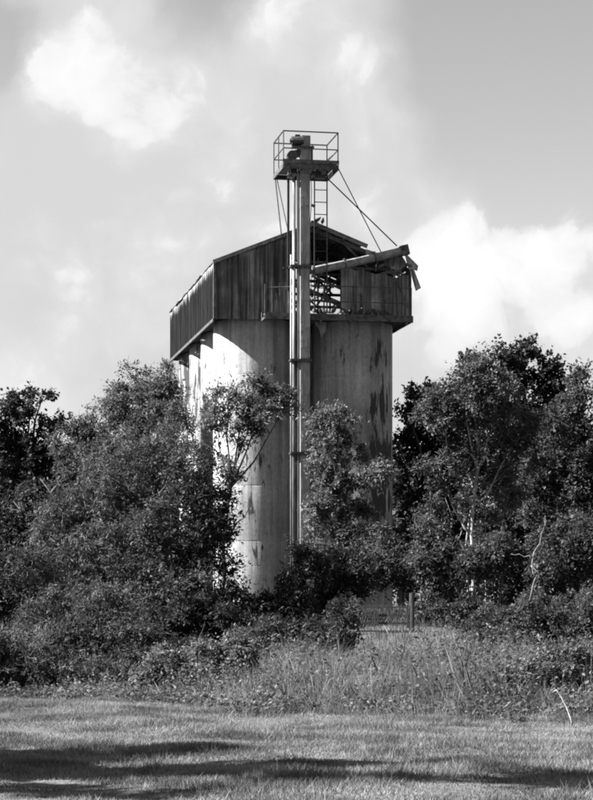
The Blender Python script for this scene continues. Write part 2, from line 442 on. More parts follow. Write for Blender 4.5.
wkp(MB().tube([(xl, wy0, ZB + .95), (L(290, 300, wy0).x, wy0, ZB + 1.0)], .018, 6), 'handrail')
wkp(MB().bar(L(380, 312, wy0), L(401, 272, wy0), .03, .045), 'brace')
wkp(MB().bar(L(390, 266, wy0 - .05), L(408, 308, wy0 - .05), .03, .045), 'brace')
for k in range(9):       # broken vertical slats left of the elevator
    x = xl + .06 + k * .09 + rr.uniform(-.03, .03)
    wkp(MB().bar((x, wy0 + .02, ZB + .1), (x + rr.uniform(-.05, .05), wy0 + rr.uniform(-.05, .05), ZB + rr.uniform(.5, 1.2)), .035, .012), 'slat', 'sheet')
# torn sheets
def torn(pts, name='torn_sheet', m='sheet', th=.012):
    pts = [Vector(p) for p in pts]; nn = (pts[1] - pts[0]).cross(pts[2] - pts[0]).normalized() * th
    n = len(pts); mb = MB(); mb.v = [tuple(p) for p in pts] + [tuple(p + nn) for p in pts]
    mb.f = [tuple(range(n)), tuple(reversed(range(n, 2 * n)))] + [(i, n + i, n + (i + 1) % n, (i + 1) % n) for i in range(n)]
    return hb(mb, name, m)
torn([L(409, 266, -.1), L(412, 264, .05), L(421, 288, .1), L(416, 291, -.1)])
torn([L(404, 252, -.4), L(412, 260, -.3), L(418, 266, -.2), L(417, 271, -.2), L(408, 268, -.3)])
torn([L(384, 256, -.25), L(398, 250, -.25), L(406, 262, -.2), L(400, 272, -.15), L(386, 266, -.2)])
torn([L(314, 322, -.2), L(329, 322, -.1), L(327, 330, -.2), L(321, 337, -.25), L(319, 329, -.2)])  # added hanging piece, stands in for sunlit patches on the silo
torn([L(366, 249, -.2), L(381, 254, -.2), L(380, 258, -.2), L(366, 254, -.2)], m='galvanised')

for k in range(16):
    u, v = rr.uniform(376, 411), rr.uniform(254, 276); a_ = rr.uniform(-.9, .9); ln_ = rr.uniform(6, 15); yl_ = rr.uniform(-.3, .3)
    hb(MB().bar(L(u, v, yl_), L(u + ln_ * math.cos(a_), min(v + ln_ * math.sin(a_), 285), yl_ + rr.uniform(-.2, .2)) if u < 400 else L(u - ln_ * math.cos(a_), v + abs(ln_ * math.sin(a_)), yl_), rr.uniform(.02, .06), rr.uniform(.03, .09)), 'broken_batten', 'rust_beam')
for k in range(7):
    u, v = rr.uniform(312, 341), rr.uniform(262, 312); a_ = rr.uniform(0, 3.1); ln_ = rr.uniform(8, 20); yl_ = rr.uniform(.2, 1.5)
    hb(MB().bar(L(u, v, yl_), L(min(u + ln_ * math.cos(a_), 342), min(v + ln_ * math.sin(a_), 312), yl_ + .3), rr.uniform(.02, .05), rr.uniform(.03, .06)), 'broken_batten', 'rust_beam')
# ---- duct lying across the open gable
D = cthing('grain_duct', 'rusted round duct sloping up across the open gable to above the eaves', 'duct', L(312, 270, -.42))
DBs = L(312, 270, -.42)
p0, p1 = L(311, 271, -.42), L(404, 250.5, -.42)
def db(mb, name, m, smooth=False): return mb.build(name, m, D, smooth, DBs)
db(MB().tube([p0, p0.lerp(p1, .5) + Vector((0, 0, -.03)), p1], .135, 14, False), 'pipe', 'duct', True)
for f in (.02, .36, .68, .985):
    c = p0.lerp(p1, f); d = (p1 - p0).normalized() * .03
    db(MB().tube([c - d, c + d], .165, 14, False), 'flange', 'rust_beam', True)
db(MB().bar(p1 - (p1 - p0).normalized() * .12, p1 + (p1 - p0).normalized() * .14, .32, .33), 'hopper_box', 'rust_beam')
for f in (.72, .9):
    c = p0.lerp(p1, f)
    db(MB().bar(c + Vector((0, .05, -.1)), (c.x, -.05, ZE - .15), .05, .05), 'support', 'rust_beam')

# ---- bucket elevator
EB = L(300, 600, -.8); EB.z = GB
E = cthing('bucket_elevator', 'tall grey bucket elevator tower with railed platform standing against the silos', 'elevator', EB)
def eb(mb, name, m, smooth=False, parent=None):
    o = mb.build(name, m, parent or E, smooth)
    if parent is None: o.location = -EB
    return o
yF = -.95
cxl, cxr = L(300.6, 200, yF).x, L(310, 200, yF).x
ztop = L(305, 147, yF).z
zf = [L(305, y, yF).z for y in (173, 266, 360, 453, 545)] + [GB + .3]
for a_, b_ in zip(zf[:-1], zf[1:]):
    eb(MB().box(((cxl + cxr) / 2, yF + .17, (a_ + b_) / 2), (cxr - cxl, .34, a_ - b_ - .02)), 'casing', 'casing')
eb(MB().box(((cxl + cxr) / 2 + .02, yF + .17, (zf[0] + ztop) / 2), (cxr - cxl + .04, .36, ztop - zf[0])), 'head_casing', 'casing')
sx0, sx1 = L(298.2, 200, yF).x, L(300.3, 200, yF).x
eb(MB().box(((sx0 + sx1) / 2, yF + .2, (zf[0] + zf[-1]) / 2), (sx1 - sx0, .14, zf[0] - zf[-1])), 'casing_flange', 'galvanised')
pxx = L(295, 200, yF).x
eb(MB().tube([(pxx, yF + .2, GB + .6), (pxx, yF + .2, zf[0] - .2)], .058, 12), 'downpipe', 'pale_pipe', True)
px2 = L(292.2, 200, yF).x
eb(MB().tube([(px2, yF + .25, GB + .6), (px2, yF + .25, zf[1] + .4)], .022, 8), 'conduit', 'galvanised', True)
for z in zf[1:5]:
    eb(MB().box(((px2 + cxr) / 2 - .0, yF + .17, z), (cxr - px2 + .10, .42, .07)), 'flange', 'dark_steel')
boltm = MB().tube([(0, 0, 0), (0, -.03, 0)], .022, 6).mesh('bolt', 'dark_steel')
for z in zf[1:5]:
    for k in range(4):
        for dz in (-.07, .07):
            link('bolt', boltm, E, Vector((cxl + .03 + k * (cxr - cxl - .06) / 3, yF - .001, z + dz)) - EB)
for z in zf[1:4]:
    eb(MB().bar(((cxl + cxr) / 2, yF + .3, z - .1), ((cxl + cxr) / 2, .08 if z > ZB else .2, z - .1), .08, .08), 'wall_tie', 'dark_steel')
eb(MB().box(((px2 + cxr) / 2, yF + .2, GB + .1), (1.0, .75, 1.3)), 'boot', 'casing')
cb_ = [(cxr + .03 + .03 * math.sin(k * 1.3), yF + .05 + .02 * math.cos(k * 2.1), zf[0] - (zf[0] - GB - 1) * k / 24) for k in range(25)]
eb(MB().tube(cb_, .012, 5), 'cable', 'dark_steel', True)
for k in range(8):
    z = zf[0] - .9 - k * 1.55
    eb(MB().box(((cxl + cxr) / 2, yF - .008, z), (cxr - cxl - .08, .012, .34)), 'access_panel', 'casing')
# head: motor, gearbox, collar
zt = L(305, 135, yF).z; zc = L(305, 147, yF).z
eb(MB().box(((cxl + cxr) / 2 + .03, yF + .17, (zt + zc) / 2 + .01), (cxr - cxl - .02, .3, zt - zc - .03)), 'head_cover', 'galvanised')
eb(MB().box((L(306.5, 147, yF).x, yF + .17, zc), (.5, .46, .06)), 'collar', 'dark_steel')
a, b = L(290, 141, yF + .1), L(303, 141, yF + .1)
mo = eb(MB().tube([a, a + Vector((.04, 0, 0)), a + Vector((.05, 0, 0)), b], [.08, .08, .15, .16], 14), 'motor', 'dark_steel')
eb(MB().box((a.x + .25, yF + .1, a.z + .16), (.16, .14, .1)), 'terminal_box', 'dark_steel')
eb(MB().box((a.x + .22, yF + .1, a.z - .2), (.34, .3, .05)), 'motor_bracket', 'dark_steel')
a = L(292, 156, yF + .1)
eb(MB().tube([a + Vector((0, -.1, 0)), a + Vector((0, .12, 0))], .17, 16), 'pulley', 'dark_steel')
eb(MB().box((a.x + .17, yF + .12, a.z + .08), (.22, .2, .2)), 'gearbox', 'dark_steel')
eb(MB().bar((a.x + .1, yF + .02, a.z + .17), (cxl + .02, yF + .02, zc - .1), .05, .03), 'drive_belt', 'dark_steel')
eb(MB().box((L(311, 154, yF).x, yF + .2, L(311, 154, yF).z), (.12, .3, .36)), 'bearing', 'dark_steel')
# platform
yP = -1.2
c0, c1 = L(283.5, 165, yP), L(338, 166.5, yP); zP = c0.z; pd = 1.85
x0, x1 = c0.x, c1.x
plat = MB()
for (p, q) in (((x0, yP), (x1, yP)), ((x0, yP + pd), (x1, yP + pd)), ((x0, yP), (x0, yP + pd)), ((x1, yP), (x1, yP + pd)), ((x0 + .6, yP), (x0 + .6, yP + pd)), ((x1 - .6, yP), (x1 - .6, yP + pd))):
    plat.bar((p[0], p[1], zP - .02), (q[0], q[1], zP - .02), .055, .16)
plat = eb(plat, 'platform', 'rust_beam')
for k in range(9):
    y = yP + .12 + k * (pd - .2) / 8
    for (xa_, xb_) in (((x0 + .03, x1 - .03),) if not (yF - .12 < y < yF + .46) else ((x0 + .03, cxl - .03), (cxr + .06, x1 - .03))):
        MB().box(((xa_ + xb_) / 2, y, zP + .09), (xb_ - xa_, .185, .03)).build('plank', 'timber', plat)
MB().bar((x0 - .03, yP - .035, zP + .14), (x1 + .03, yP - .035, zP + .14), .02, .12).build('toe_board', 'rust_beam', plat)
RHt = 1.04
corners = [(x0, yP), (x1, yP), (x1, yP + pd), (x0, yP + pd)]
for (x, y) in corners + [(x0, yP + pd * .5), (x1 - .5, yP + pd)]:
    MB().tube([(x, y, zP - .05), (x, y, zP + RHt + .08)], .019, 6).build('rail_post', 'dark_steel', plat)
for h, r in ((RHt + .08, .024), (.56, .02)):
    for i in range(4):
        p, q = corners[i], corners[(i + 1) % 4]
        MB().tube([(p[0], p[1], zP + h), (q[0], q[1], zP + h)], r, 6).build('rail', 'dark_steel', plat)
p, q = L(325, 162, yP + pd), L(333, 155, yP + pd)
MB().tube([p, q], .015, 6).build('brace', 'galvanised', plat)
# underside junk: brackets below the platform
for (u, v, w, h) in ((313, 174, .5, .12), (320, 177, .35, .12), (293, 172, .2, .16)):
    c = L(u, v, yP + .5); MB().box(c, (w, .3, h)).build('bracket', 'dark_steel', plat)
# ladder
yL = -.55
lx0, lx1 = L(314.5, 200, yL).x, L(327, 200, yL).x
zt_, zb_ = L(320, 171, yL).z, L(320, 312, yL).z
lad = MB(); lad.bar((lx0, yL, zb_), (lx0, yL, zt_), .035, .05); lad.bar((lx1, yL, zb_), (lx1, yL, zt_), .035, .05)
lad = eb(lad, 'ladder', 'dark_steel')
nr = 11
for k in range(nr):
    z = zt_ - .22 - k * .405
    MB().tube([(lx0, yL, z), (lx1, yL, z)], .016, 6).build('rung', 'dark_steel', lad)
# stays and posts
def stay(a, b, r=.017): eb(MB().tube([a, b], r, 6), 'stay', 'dark_steel')
stay(L(337, 166, yP + .1), Vector((L(381, 252, -.3).x, -.3, L(381, 252, -.3).z)))
stay(L(327, 178, yP + .9), L(397, 246, -.3), .022)
stay(L(275, 177, yP + pd - .1), L(281.5, 236, .2), .022)
stay(L(276.5, 177, yP + pd - .1), L(288, 231, .2))
xp = L(288.3, 200, -.3).x
eb(MB().bar((xp, -.3, L(288, 176, -.3).z), (xp, -.3, ZB + .1), .07, .07), 'post', 'dark_steel')
eb(MB().bar(L(283, 268, -.5), L(300, 268, -.5), .06, .06), 'wall_tie', 'dark_steel')
eb(MB().box(L(290, 175, -.5), (.15, .2, .2)), 'bracket', 'galvanised')
c = L(311.5, 205, yF); eb(MB().bar(c, c + Vector((.12, 0, -.05)), .05, .08), 'hook', 'dark_steel')

# ---- pigeons on the walkway and on the roof
pm = MB()
prof = [(-.17, .02, .012, .025), (-.1, .03, .03, .04), (-.03, .05, .06, .062), (.04, .07, .064, .065), (.09, .10, .045, .05), (.115, .135, .03, .032), (.14, .15, .028, .03), (.165, .145, .012, .012)]
n = 10
for x, z, ry, rz in prof:
    for k in range(n):
        a = 2 * math.pi * k / n; pm.v.append((x, ry * math.cos(a), z + .06 + rz * math.sin(a)))
for j in range(len(prof) - 1):
    for k in range(n):
        k2 = (k + 1) % n; pm.f.append((j * n + k, (j + 1) * n + k, (j + 1) * n + k2, j * n + k2))
pm.f.append(tuple(range(n))); pm.f.append(tuple(reversed(range((len(prof) - 1) * n, len(prof) * n))))
pm.bar((.0, -.02, .0), (.0, -.02, .06), .012, .012); pm.bar((.0, .02, .0), (.0, .02, .06), .012, .012)
pig = pm.mesh('pigeon', 'feather', True)
for px in (314, 321, 326, 333, 345, 350, 355, 360, 369, 375, 381, 388):
    o = link('pigeon', pig); l = L(px, 310, wy0 + .2); l.z = ZB + .137
    o.location = toW(l); o.rotation_euler = (0, 0, rr.uniform(0, 6.28)); s = rr.uniform(.9, 1.15); o.scale = (s, s, s)
    tag(o, 'small dark pigeon resting on the walkway below the open gable', 'bird', 'pigeons on the walkway')
for px, lab in ((318, 'dark pigeon on the roof ridge close beside the elevator casing'), (322.5, 'dark pigeon on the roof slope just behind the ladder')):
    o = link('pigeon', pig); l = L(px, 236, -.06); l.z = slope(l.x) + .155
    o.location = toW(l); o.rotation_euler = (0, 0, rr.uniform(0, 6.28)); o.scale = (.95, .95, .95); tag(o, lab, 'bird', 'pigeons on the roof')

# ------------------------------------------------------------------ trees
def bezier(a, b, c, n): return [a * (1 - t) ** 2 + b * 2 * t * (1 - t) + c * t * t for t in np.linspace(0, 1, n)]
def leaves_for(r, C, RC, n_tw, n_lf, size, droop=.15, flat=.75, updir=.35, ratio=.5):
    nC = len(C)
    d = unit(r.normal(size=(nC, n_tw, 3)) * np.array([1, 1, flat]) + np.array([0, 0, updir * .6]))
    ln = RC[:, None] * r.uniform(.55, 1.25, (nC, n_tw))
    t = (np.arange(n_lf) + .7) / n_lf
    t = t[None, None, :] * r.uniform(.85, 1.1, (nC, n_tw, n_lf))
    start = C[:, None, :] + r.normal(size=(nC, n_tw, 3)) * RC[:, None, None] * .18
    pos = start[:, :, None, :] + d[:, :, None, :] * (ln[:, :, None] * t)[..., None]
    pos[..., 2] -= droop * (ln[:, :, None] * t) ** 2 / np.maximum(RC[:, None, None], .1) * 1.2
    N_ = nC * n_tw * n_lf
    pos = pos.reshape(-1, 3) + r.normal(size=(N_, 3)) * size * .35
    dd = np.repeat(d.reshape(-1, 3), n_lf, 0)
    side = unit(np.cross(dd, r.normal(size=(N_, 3))))
    ld = unit(dd * .6 + side * r.uniform(.4, 1.2, (N_, 1)) + np.array([0, 0, -droop]))
    nr_ = unit(np.cross(ld, np.cross(np.array([0, 0, .8]) + dd * .7 + r.normal(size=(N_, 3)) * .42, ld)))
    return leafquads(r, pos, ld, nr_, size, ratio)
def leafquads(r, pos, ld, nr_, size, ratio=.5):
    N_ = len(pos); Ls = size * (.45 + 1.1 * r.random((N_, 1)) ** 1.4); w = Ls * ratio * .5
    sd = np.cross(ld, nr_)
    V = np.empty((N_, 4, 3))
    V[:, 0] = pos; V[:, 2] = pos + ld * Ls
    mid = pos + ld * Ls * .45 + nr_ * Ls * .06
    V[:, 1] = mid + sd * w; V[:, 3] = mid - sd * w
    return V.reshape(-1, 3)

def tree(name, label, cat, base, lobes, nclump, m, bark='bark', leaf=.13, rc=.5, tw=13, lf=9, droop=.15, trunk_r=.11, seed=0,
         group=None, stems=1, lean=(0, 0), shell=.55, ratio=.5, twigs=True):
    """lobes in tree-local metres: (x,y,z, rx,ry,rz)"""
    r = np.random.default_rng(1000 + seed)
    leaf *= .74; rc *= 1.08; nclump = int(nclump * .85); lf = int(lf * 1.35); tw = int(tw * 1.35)
    lob = np.array(lobes, float)
    vol = lob[:, 3] * lob[:, 4] * lob[:, 5]; k = r.choice(len(lob), nclump, p=vol ** .75 / (vol ** .75).sum())
    u = unit(r.normal(size=(nclump, 3))); rad = (shell ** 3 + (1 - shell ** 3) * r.random(nclump)) ** (1 / 3.)
    rad *= r.choice([1, 1.12, .7], nclump, p=[.75, .12, .13])
    C = lob[k, :3] + u * rad[:, None] * lob[k, 3:]
    C[:, 2] = np.maximum(C[:, 2], .25)
    RC = rc * r.uniform(.6, 1.3, nclump)
    root = bpy.data.objects.new(name, None); col.objects.link(root); root.empty_display_size = .4
    root.location = base; tag(root, label, cat, group)
    V = leaves_for(r, C, RC, tw, lf, leaf, droop, ratio=ratio)
    link('crown', quadmesh('crown', V, 4, m), root)
    # wood: stems, a limb to each lobe, a branch to each clump
    mb = MB(); pts = []
    top = lob[np.argmax(lob[:, 2] + lob[:, 5])]
    zc = top[2] + top[5] * .5
    for s in range(stems):
        a = r.uniform(0, 6.28); off = np.array([math.cos(a), math.sin(a), 0]) * (0 if stems == 1 else .2)
        e = np.array([top[0], top[1], zc]) if s == 0 else np.array([*lob[r.integers(len(lob)), :2], zc * r.uniform(.6, .85)])
        mid = np.array([e[0] * .25 + lean[0] + r.normal() * .15, e[1] * .25 + lean[1], e[2] * .5])
        path = bezier(off + np.array([0, 0, -.15]), mid, e, 10)
        path = [q + r.normal(size=3) * .03 * (0 < i < 9) * min(2, zc / 4) for i, q in enumerate(path)]
        rs = [trunk_r * (1 if s == 0 else .7) * (1 - .88 * i / 9) for i in range(10)]
        mb.tube(path, rs, 7); pts += [(q, rs[i]) for i, q in enumerate(path) if i > 1]
    for l in lob:
        st = min(pts, key=lambda q: abs(q[0][2] - l[2] * .62) + .3 * np.linalg.norm(q[0][:2] - l[:2]))
        if np.linalg.norm(st[0] - l[:3]) < .4: continue
        path = bezier(st[0], np.array([*(st[0][:2] * .4 + l[:2] * .6), st[0][2] * .6 + l[2] * .4]), l[:3], 7)
        path = [q + r.normal(size=3) * .04 * (i > 0) for i, q in enumerate(path)]
        rs = [min(st[1], trunk_r * .5) * (1 - .75 * i / 6) for i in range(7)]
        mb.tube(path, rs, 6); pts += [(q, rs[i]) for i, q in enumerate(path) if i > 1]
    PA = np.array([q[0] for q in pts]); PR = np.array([q[1] for q in pts])
    for c, rcl in zip(C, RC):
        dist = np.linalg.norm(PA - c, axis=1) + 1.2 * np.maximum(0, PA[:, 2] - c[2] + .2)
        i = int(np.argmin(dist)); a = PA[i]
        mid = a * .45 + c * .55 + np.array([0, 0, .12]) * min(1, dist[i]) + r.normal(size=3) * .05
        mb.tube(bezier(a, mid, c, 5), [min(PR[i], .035) * q for q in (1, .8, .6, .4, .25)], 4, False)
        if twigs:
            for s in range(3):
                e = c + unit(r.normal(size=3) + np.array([0, 0, .2])) * rcl * .9
                mb.tube([c, (c + e) / 2 + r.normal(size=3) * .03, e], [.009, .007, .003], 3, False)
    mb.build('trunk', bark, root, True)
    return root

def base_at(px, Y):
    x = (px - CX) * Y / FPX; return Vector((x, Y, gzf(x, Y)))
def lob_px(base, Y, items):
    """crown lobes given by photo pixel centre and half sizes at a depth offset"""
    out = []
    for (px, py, hw, hh, dy) in items:
        p = P(px, py, Y + dy); k = (Y + dy) / FPX
        out.append((p.x - base.x, dy, p.z - base.z, hw * k, max(.5, hw * k * .85), hh * k))
    return out
TREES = [
 # name, label, basepx, Y, lobes(px,py,hw,hh,dy), nclump, mat, kwargs
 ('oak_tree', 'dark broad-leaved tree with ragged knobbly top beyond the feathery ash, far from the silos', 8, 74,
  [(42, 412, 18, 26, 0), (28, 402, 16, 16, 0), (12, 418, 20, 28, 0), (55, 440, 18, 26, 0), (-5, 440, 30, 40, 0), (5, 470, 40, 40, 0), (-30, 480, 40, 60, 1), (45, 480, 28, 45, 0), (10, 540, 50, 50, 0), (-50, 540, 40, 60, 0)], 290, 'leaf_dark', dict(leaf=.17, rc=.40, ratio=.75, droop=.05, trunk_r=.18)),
 ('ash_tree', 'tall feathery tree rising beside the far end of the sunlit silo row', 150, 70,
  [(150, 388, 28, 28, 0), (168, 384, 14, 22, 0), (122, 402, 26, 18, 0), (100, 425, 30, 24, 0), (78, 438, 20, 20, 0), (145, 410, 36, 24, -.6), (165, 440, 34, 40, -1), (80, 450, 28, 30, 0), (130, 475, 55, 45, -1), (150, 540, 50, 50, 0)], 400, 'leaf_light', dict(leaf=.15, rc=.42, ratio=.36, droop=.3, trunk_r=.15)),
 ('willow_tree', 'wide pale feathery tree with drooping sprays in front of the ash beside the silos', 125, 56,
  [(130, 470, 42, 42, 0), (85, 500, 38, 36, 0), (170, 460, 28, 34, 0), (65, 545, 45, 45, 0), (125, 550, 55, 50, -1), (40, 600, 45, 45, 0), (100, 610, 50, 45, 0)], 330, 'leaf_light', dict(leaf=.14, rc=.42, ratio=.32, droop=.35, trunk_r=.13, stems=3)),
 ('hawthorn_tree', 'dense dark leafy tree covering the foot of the sunlit silo', 195, 54,
  [(200, 478, 30, 34, 0), (185, 525, 42, 40, 0), (212, 520, 18, 40, 0), (200, 580, 40, 45, 0), (160, 600, 40, 40, 0), (228, 605, 20, 28, 0)], 260, 'leaf_mid', dict(leaf=.13, rc=.4, ratio=.5, droop=.15, trunk_r=.12, stems=2)),
 ('robinia_tree', 'slender crooked tree with airy sunlit crown in front of the pale silo', 222, 61,
  [(228, 402, 17, 18, 0), (258, 408, 26, 24, 0), (285, 404, 14, 14, 0), (240, 430, 20, 14, 0), (215, 420, 12, 12, 0), (255, 385, 12, 10, 0), (252, 500, 8, 8, 0), (228, 470, 10, 12, 0)], 105, 'leaf_pale', dict(leaf=.14, rc=.30, ratio=.42, droop=.12, trunk_r=.075, tw=11, lf=8)),
 ('elder_tree', 'leafy young tree standing against the shaded silo, right beside the elevator casing', 335, 60,
  [(340, 425, 16, 20, 0), (325, 450, 14, 34, 0), (350, 470, 22, 30, 0), (376, 474, 10, 12, -.5), (330, 510, 20, 35, 0), (355, 530, 22, 30, 0), (325, 560, 20, 35, 0), (322, 420, 8, 10, 0)], 165, 'leaf_pale', dict(leaf=.14, rc=.36, ratio=.45, droop=.25, trunk_r=.08)),
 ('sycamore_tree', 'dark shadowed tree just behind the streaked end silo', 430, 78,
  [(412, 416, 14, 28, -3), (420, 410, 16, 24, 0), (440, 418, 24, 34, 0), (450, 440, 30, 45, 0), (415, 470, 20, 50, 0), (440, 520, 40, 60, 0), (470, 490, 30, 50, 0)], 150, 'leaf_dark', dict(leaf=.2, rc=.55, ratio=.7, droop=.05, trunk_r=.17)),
 ('oak_tree', 'tallest dark tree, its broad knobbly crown rising behind the pale-trunked birch', 520, 73,
  [(525, 372, 28, 30, 0), (497, 375, 24, 30, 0), (548, 385, 16, 22, 0), (560, 420, 22, 34, 0), (510, 420, 38, 40, 0), (540, 450, 40, 45, 0), (500, 490, 50, 50, 0), (475, 365, 14, 16, 0)], 310, 'leaf_dark', dict(leaf=.18, rc=.42, ratio=.75, droop=.05, trunk_r=.2)),
 ('birch_tree', 'light-leaved tree with a pale bare trunk forking among its leaves', 474, 58,
  [(466, 395, 24, 30, 0), (498, 398, 24, 26, 0), (440, 415, 22, 26, 0), (522, 425, 22, 24, 0), (480, 445, 36, 28, .5), (440, 470, 24, 24, 0), (515, 455, 26, 28, .5), (480, 372, 16, 16, 0), (490, 500, 36, 24, 1)], 240, 'leaf_light', dict(leaf=.13, rc=.38, ratio=.5, droop=.25, trunk_r=.07, bark='pale_bark', tw=12, lf=8)),
 ('alder_tree', 'leafy tree on the birch\'s far side from the silos, crown reaching the bushes', 585, 62,
  [(580, 396, 20, 28, 0), (560, 435, 26, 36, 0), (540, 470, 24, 34, 0), (600, 450, 30, 50, 0), (560, 500, 38, 45, 0), (600, 530, 30, 60, 0), (620, 430, 25, 50, 0)], 230, 'leaf_mid', dict(leaf=.15, rc=.45, ratio=.55, droop=.15, trunk_r=.14)),
]
for i, (nm, lab, bpx, Y, it, nc, m, kw) in enumerate(TREES):
    b = base_at(bpx, Y); tree(nm, lab, 'tree', b, lob_px(b, Y, it), nc, m, seed=i, **kw)

SHRUBS = [
 ('sallow_bush', 'big rounded feathery bush at the field edge under the dark end tree', 20, 38, [(20, 585, 40, 40, 0), (55, 630, 36, 36, -1), (-15, 625, 40, 45, 0), (30, 655, 40, 28, -2)], 220, 'leaf_light', dict(leaf=.11, rc=.3, ratio=.3, droop=.25, stems=4, trunk_r=.05)),
 ('sallow_bush', 'loose feathery bush bulging toward the field below the drooping willow', 100, 33.5, [(100, 620, 34, 34, 0), (70, 655, 34, 32, -.5), (130, 655, 32, 30, -.5), (100, 676, 45, 18, -1)], 230, 'leaf_light', dict(leaf=.095, rc=.26, ratio=.32, droop=.25, stems=4, trunk_r=.05)),
 ('sallow_bush', 'low feathery bush touching the mown grass in front of the rounded sallow', 20, 31.5, [(20, 660, 34, 26, 0), (-20, 655, 34, 32, 0), (50, 676, 28, 16, 0)], 130, 'leaf_light', dict(leaf=.09, rc=.24, ratio=.32, droop=.25, stems=4, trunk_r=.04)),
 ('bramble_bush', 'dark bramble thicket below the dense hawthorn', 195, 44, [(190, 620, 30, 25, 0), (225, 630, 28, 25, 0), (165, 632, 25, 25, 0), (205, 655, 40, 16, -2)], 150, 'leaf_dark', dict(leaf=.11, rc=.27, ratio=.5, stems=3, trunk_r=.04)),
 ('hazel_bush', 'leafy bush at the foot of the elevator casing', 275, 54, [(262, 612, 22, 20, 0), (296, 590, 18, 26, 0), (250, 628, 28, 20, 0), (300, 625, 26, 22, 0)], 170, 'leaf_mid', dict(leaf=.12, rc=.3, ratio=.5, stems=3, trunk_r=.05)),
 ('hazel_bush', 'dark leafy bush at the foot of the shaded silo next to the gate', 325, 55, [(330, 575, 24, 32, 0), (352, 572, 22, 30, 0), (320, 615, 26, 24, 0), (300, 575, 20, 30, 0), (388, 548, 18, 18, 1), (342, 620, 10, 18, 0), (376, 568, 22, 20, 2), (395, 575, 16, 18, 2)], 190, 'leaf_mid', dict(leaf=.12, rc=.32, ratio=.5, stems=3, trunk_r=.05)),
 ('elder_bush', 'low bush sprawling between the bramble thicket and the gate', 290, 42, [(270, 635, 26, 18, 0), (310, 640, 28, 16, 0), (335, 640, 18, 16, 0), (343, 618, 9, 16, 0), (250, 645, 20, 14, 0)], 125, 'leaf_mid', dict(leaf=.10, rc=.25, ratio=.5, stems=3, trunk_r=.03)),
 ('hazel_bush', 'bush with pale stems growing right behind the gate post', 440, 54, [(435, 560, 26, 40, 0), (440, 605, 26, 28, 0), (462, 585, 24, 35, 0), (430, 520, 18, 20, 1)], 150, 'leaf_mid', dict(leaf=.12, rc=.33, ratio=.5, stems=4, trunk_r=.045, bark='pale_bark')),
 ('bramble_bush', 'low spreading bush between the pale trunk and the dead branch', 495, 48, [(505, 548, 28, 14, 0), (480, 560, 24, 16, 0), (475, 620, 24, 20, 0), (510, 630, 26, 16, 0)], 110, 'leaf_mid', dict(leaf=.11, rc=.28, ratio=.5, stems=2, trunk_r=.035)),
 ('bramble_bush', 'dark bush filling the wood edge below the alder crown', 560, 47, [(560, 560, 36, 35, 0), (590, 600, 35, 35, 0), (545, 612, 30, 30, 0), (600, 545, 30, 35, 0)], 190, 'leaf_mid', dict(leaf=.12, rc=.32, ratio=.5, stems=3, trunk_r=.05)),
 ('dogwood_bush', 'bush backing the weeds below the dead forked tree', 520, 38, [(500, 628, 26, 18, 0), (535, 625, 26, 22, 0), (570, 625, 30, 24, 0), (595, 615, 26, 28, 0)], 130, 'leaf_mid', dict(leaf=.09, rc=.24, ratio=.45, stems=4, trunk_r=.03)),
 ('field_edge_bush', 'low leafy bush in front of the bramble thicket, dark hollow at its foot', 215, 31, [(205, 660, 18, 16, 0), (238, 655, 18, 22, 0), (165, 664, 22, 16, 0), (185, 672, 18, 10, 0), (240, 685, 14, 12, 0), (150, 684, 16, 14, 0)], 130, 'weed', dict(leaf=.075, rc=.18, ratio=.5, stems=4, trunk_r=.02)),
 ('field_edge_bush', 'leafy bush at the field edge behind the bent pale stalk', 560, 26.5, [(560, 668, 26, 24, 0), (530, 680, 24, 22, 0), (590, 672, 26, 28, 0), (500, 685, 20, 20, 0), (575, 700, 30, 16, 0), (535, 705, 24, 12, 0)], 190, 'weed', dict(leaf=.075, rc=.17, ratio=.5, stems=5, trunk_r=.02)),
]
for i, (nm, lab, bpx, Y, it, nc, m, kw) in enumerate(SHRUBS):
    b = base_at(bpx, Y); tree(nm, lab, 'bush', b, lob_px(b, Y, it), nc, m, seed=50 + i, **kw)

# wood behind: dark trees closing the gaps
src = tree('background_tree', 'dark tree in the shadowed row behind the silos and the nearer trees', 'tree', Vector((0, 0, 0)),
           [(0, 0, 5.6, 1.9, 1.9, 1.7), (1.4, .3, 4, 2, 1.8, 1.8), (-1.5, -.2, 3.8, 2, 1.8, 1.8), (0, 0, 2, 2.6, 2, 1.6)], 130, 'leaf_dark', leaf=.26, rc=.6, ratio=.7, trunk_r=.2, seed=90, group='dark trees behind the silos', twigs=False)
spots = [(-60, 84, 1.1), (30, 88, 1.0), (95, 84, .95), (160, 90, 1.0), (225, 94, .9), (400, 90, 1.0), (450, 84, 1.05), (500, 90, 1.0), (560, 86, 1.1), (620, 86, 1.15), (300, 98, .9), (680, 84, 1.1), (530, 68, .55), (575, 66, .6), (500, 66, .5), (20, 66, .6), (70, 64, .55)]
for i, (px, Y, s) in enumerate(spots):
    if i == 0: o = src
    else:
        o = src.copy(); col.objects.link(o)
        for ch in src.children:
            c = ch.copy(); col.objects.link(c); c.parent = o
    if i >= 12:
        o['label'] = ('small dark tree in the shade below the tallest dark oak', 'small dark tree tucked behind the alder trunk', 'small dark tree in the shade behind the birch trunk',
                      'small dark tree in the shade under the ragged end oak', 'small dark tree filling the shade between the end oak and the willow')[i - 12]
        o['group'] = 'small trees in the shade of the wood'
    o.location = base_at(px, Y); o.rotation_euler = (0, 0, i * 2.1); o.scale = (s, s, s)

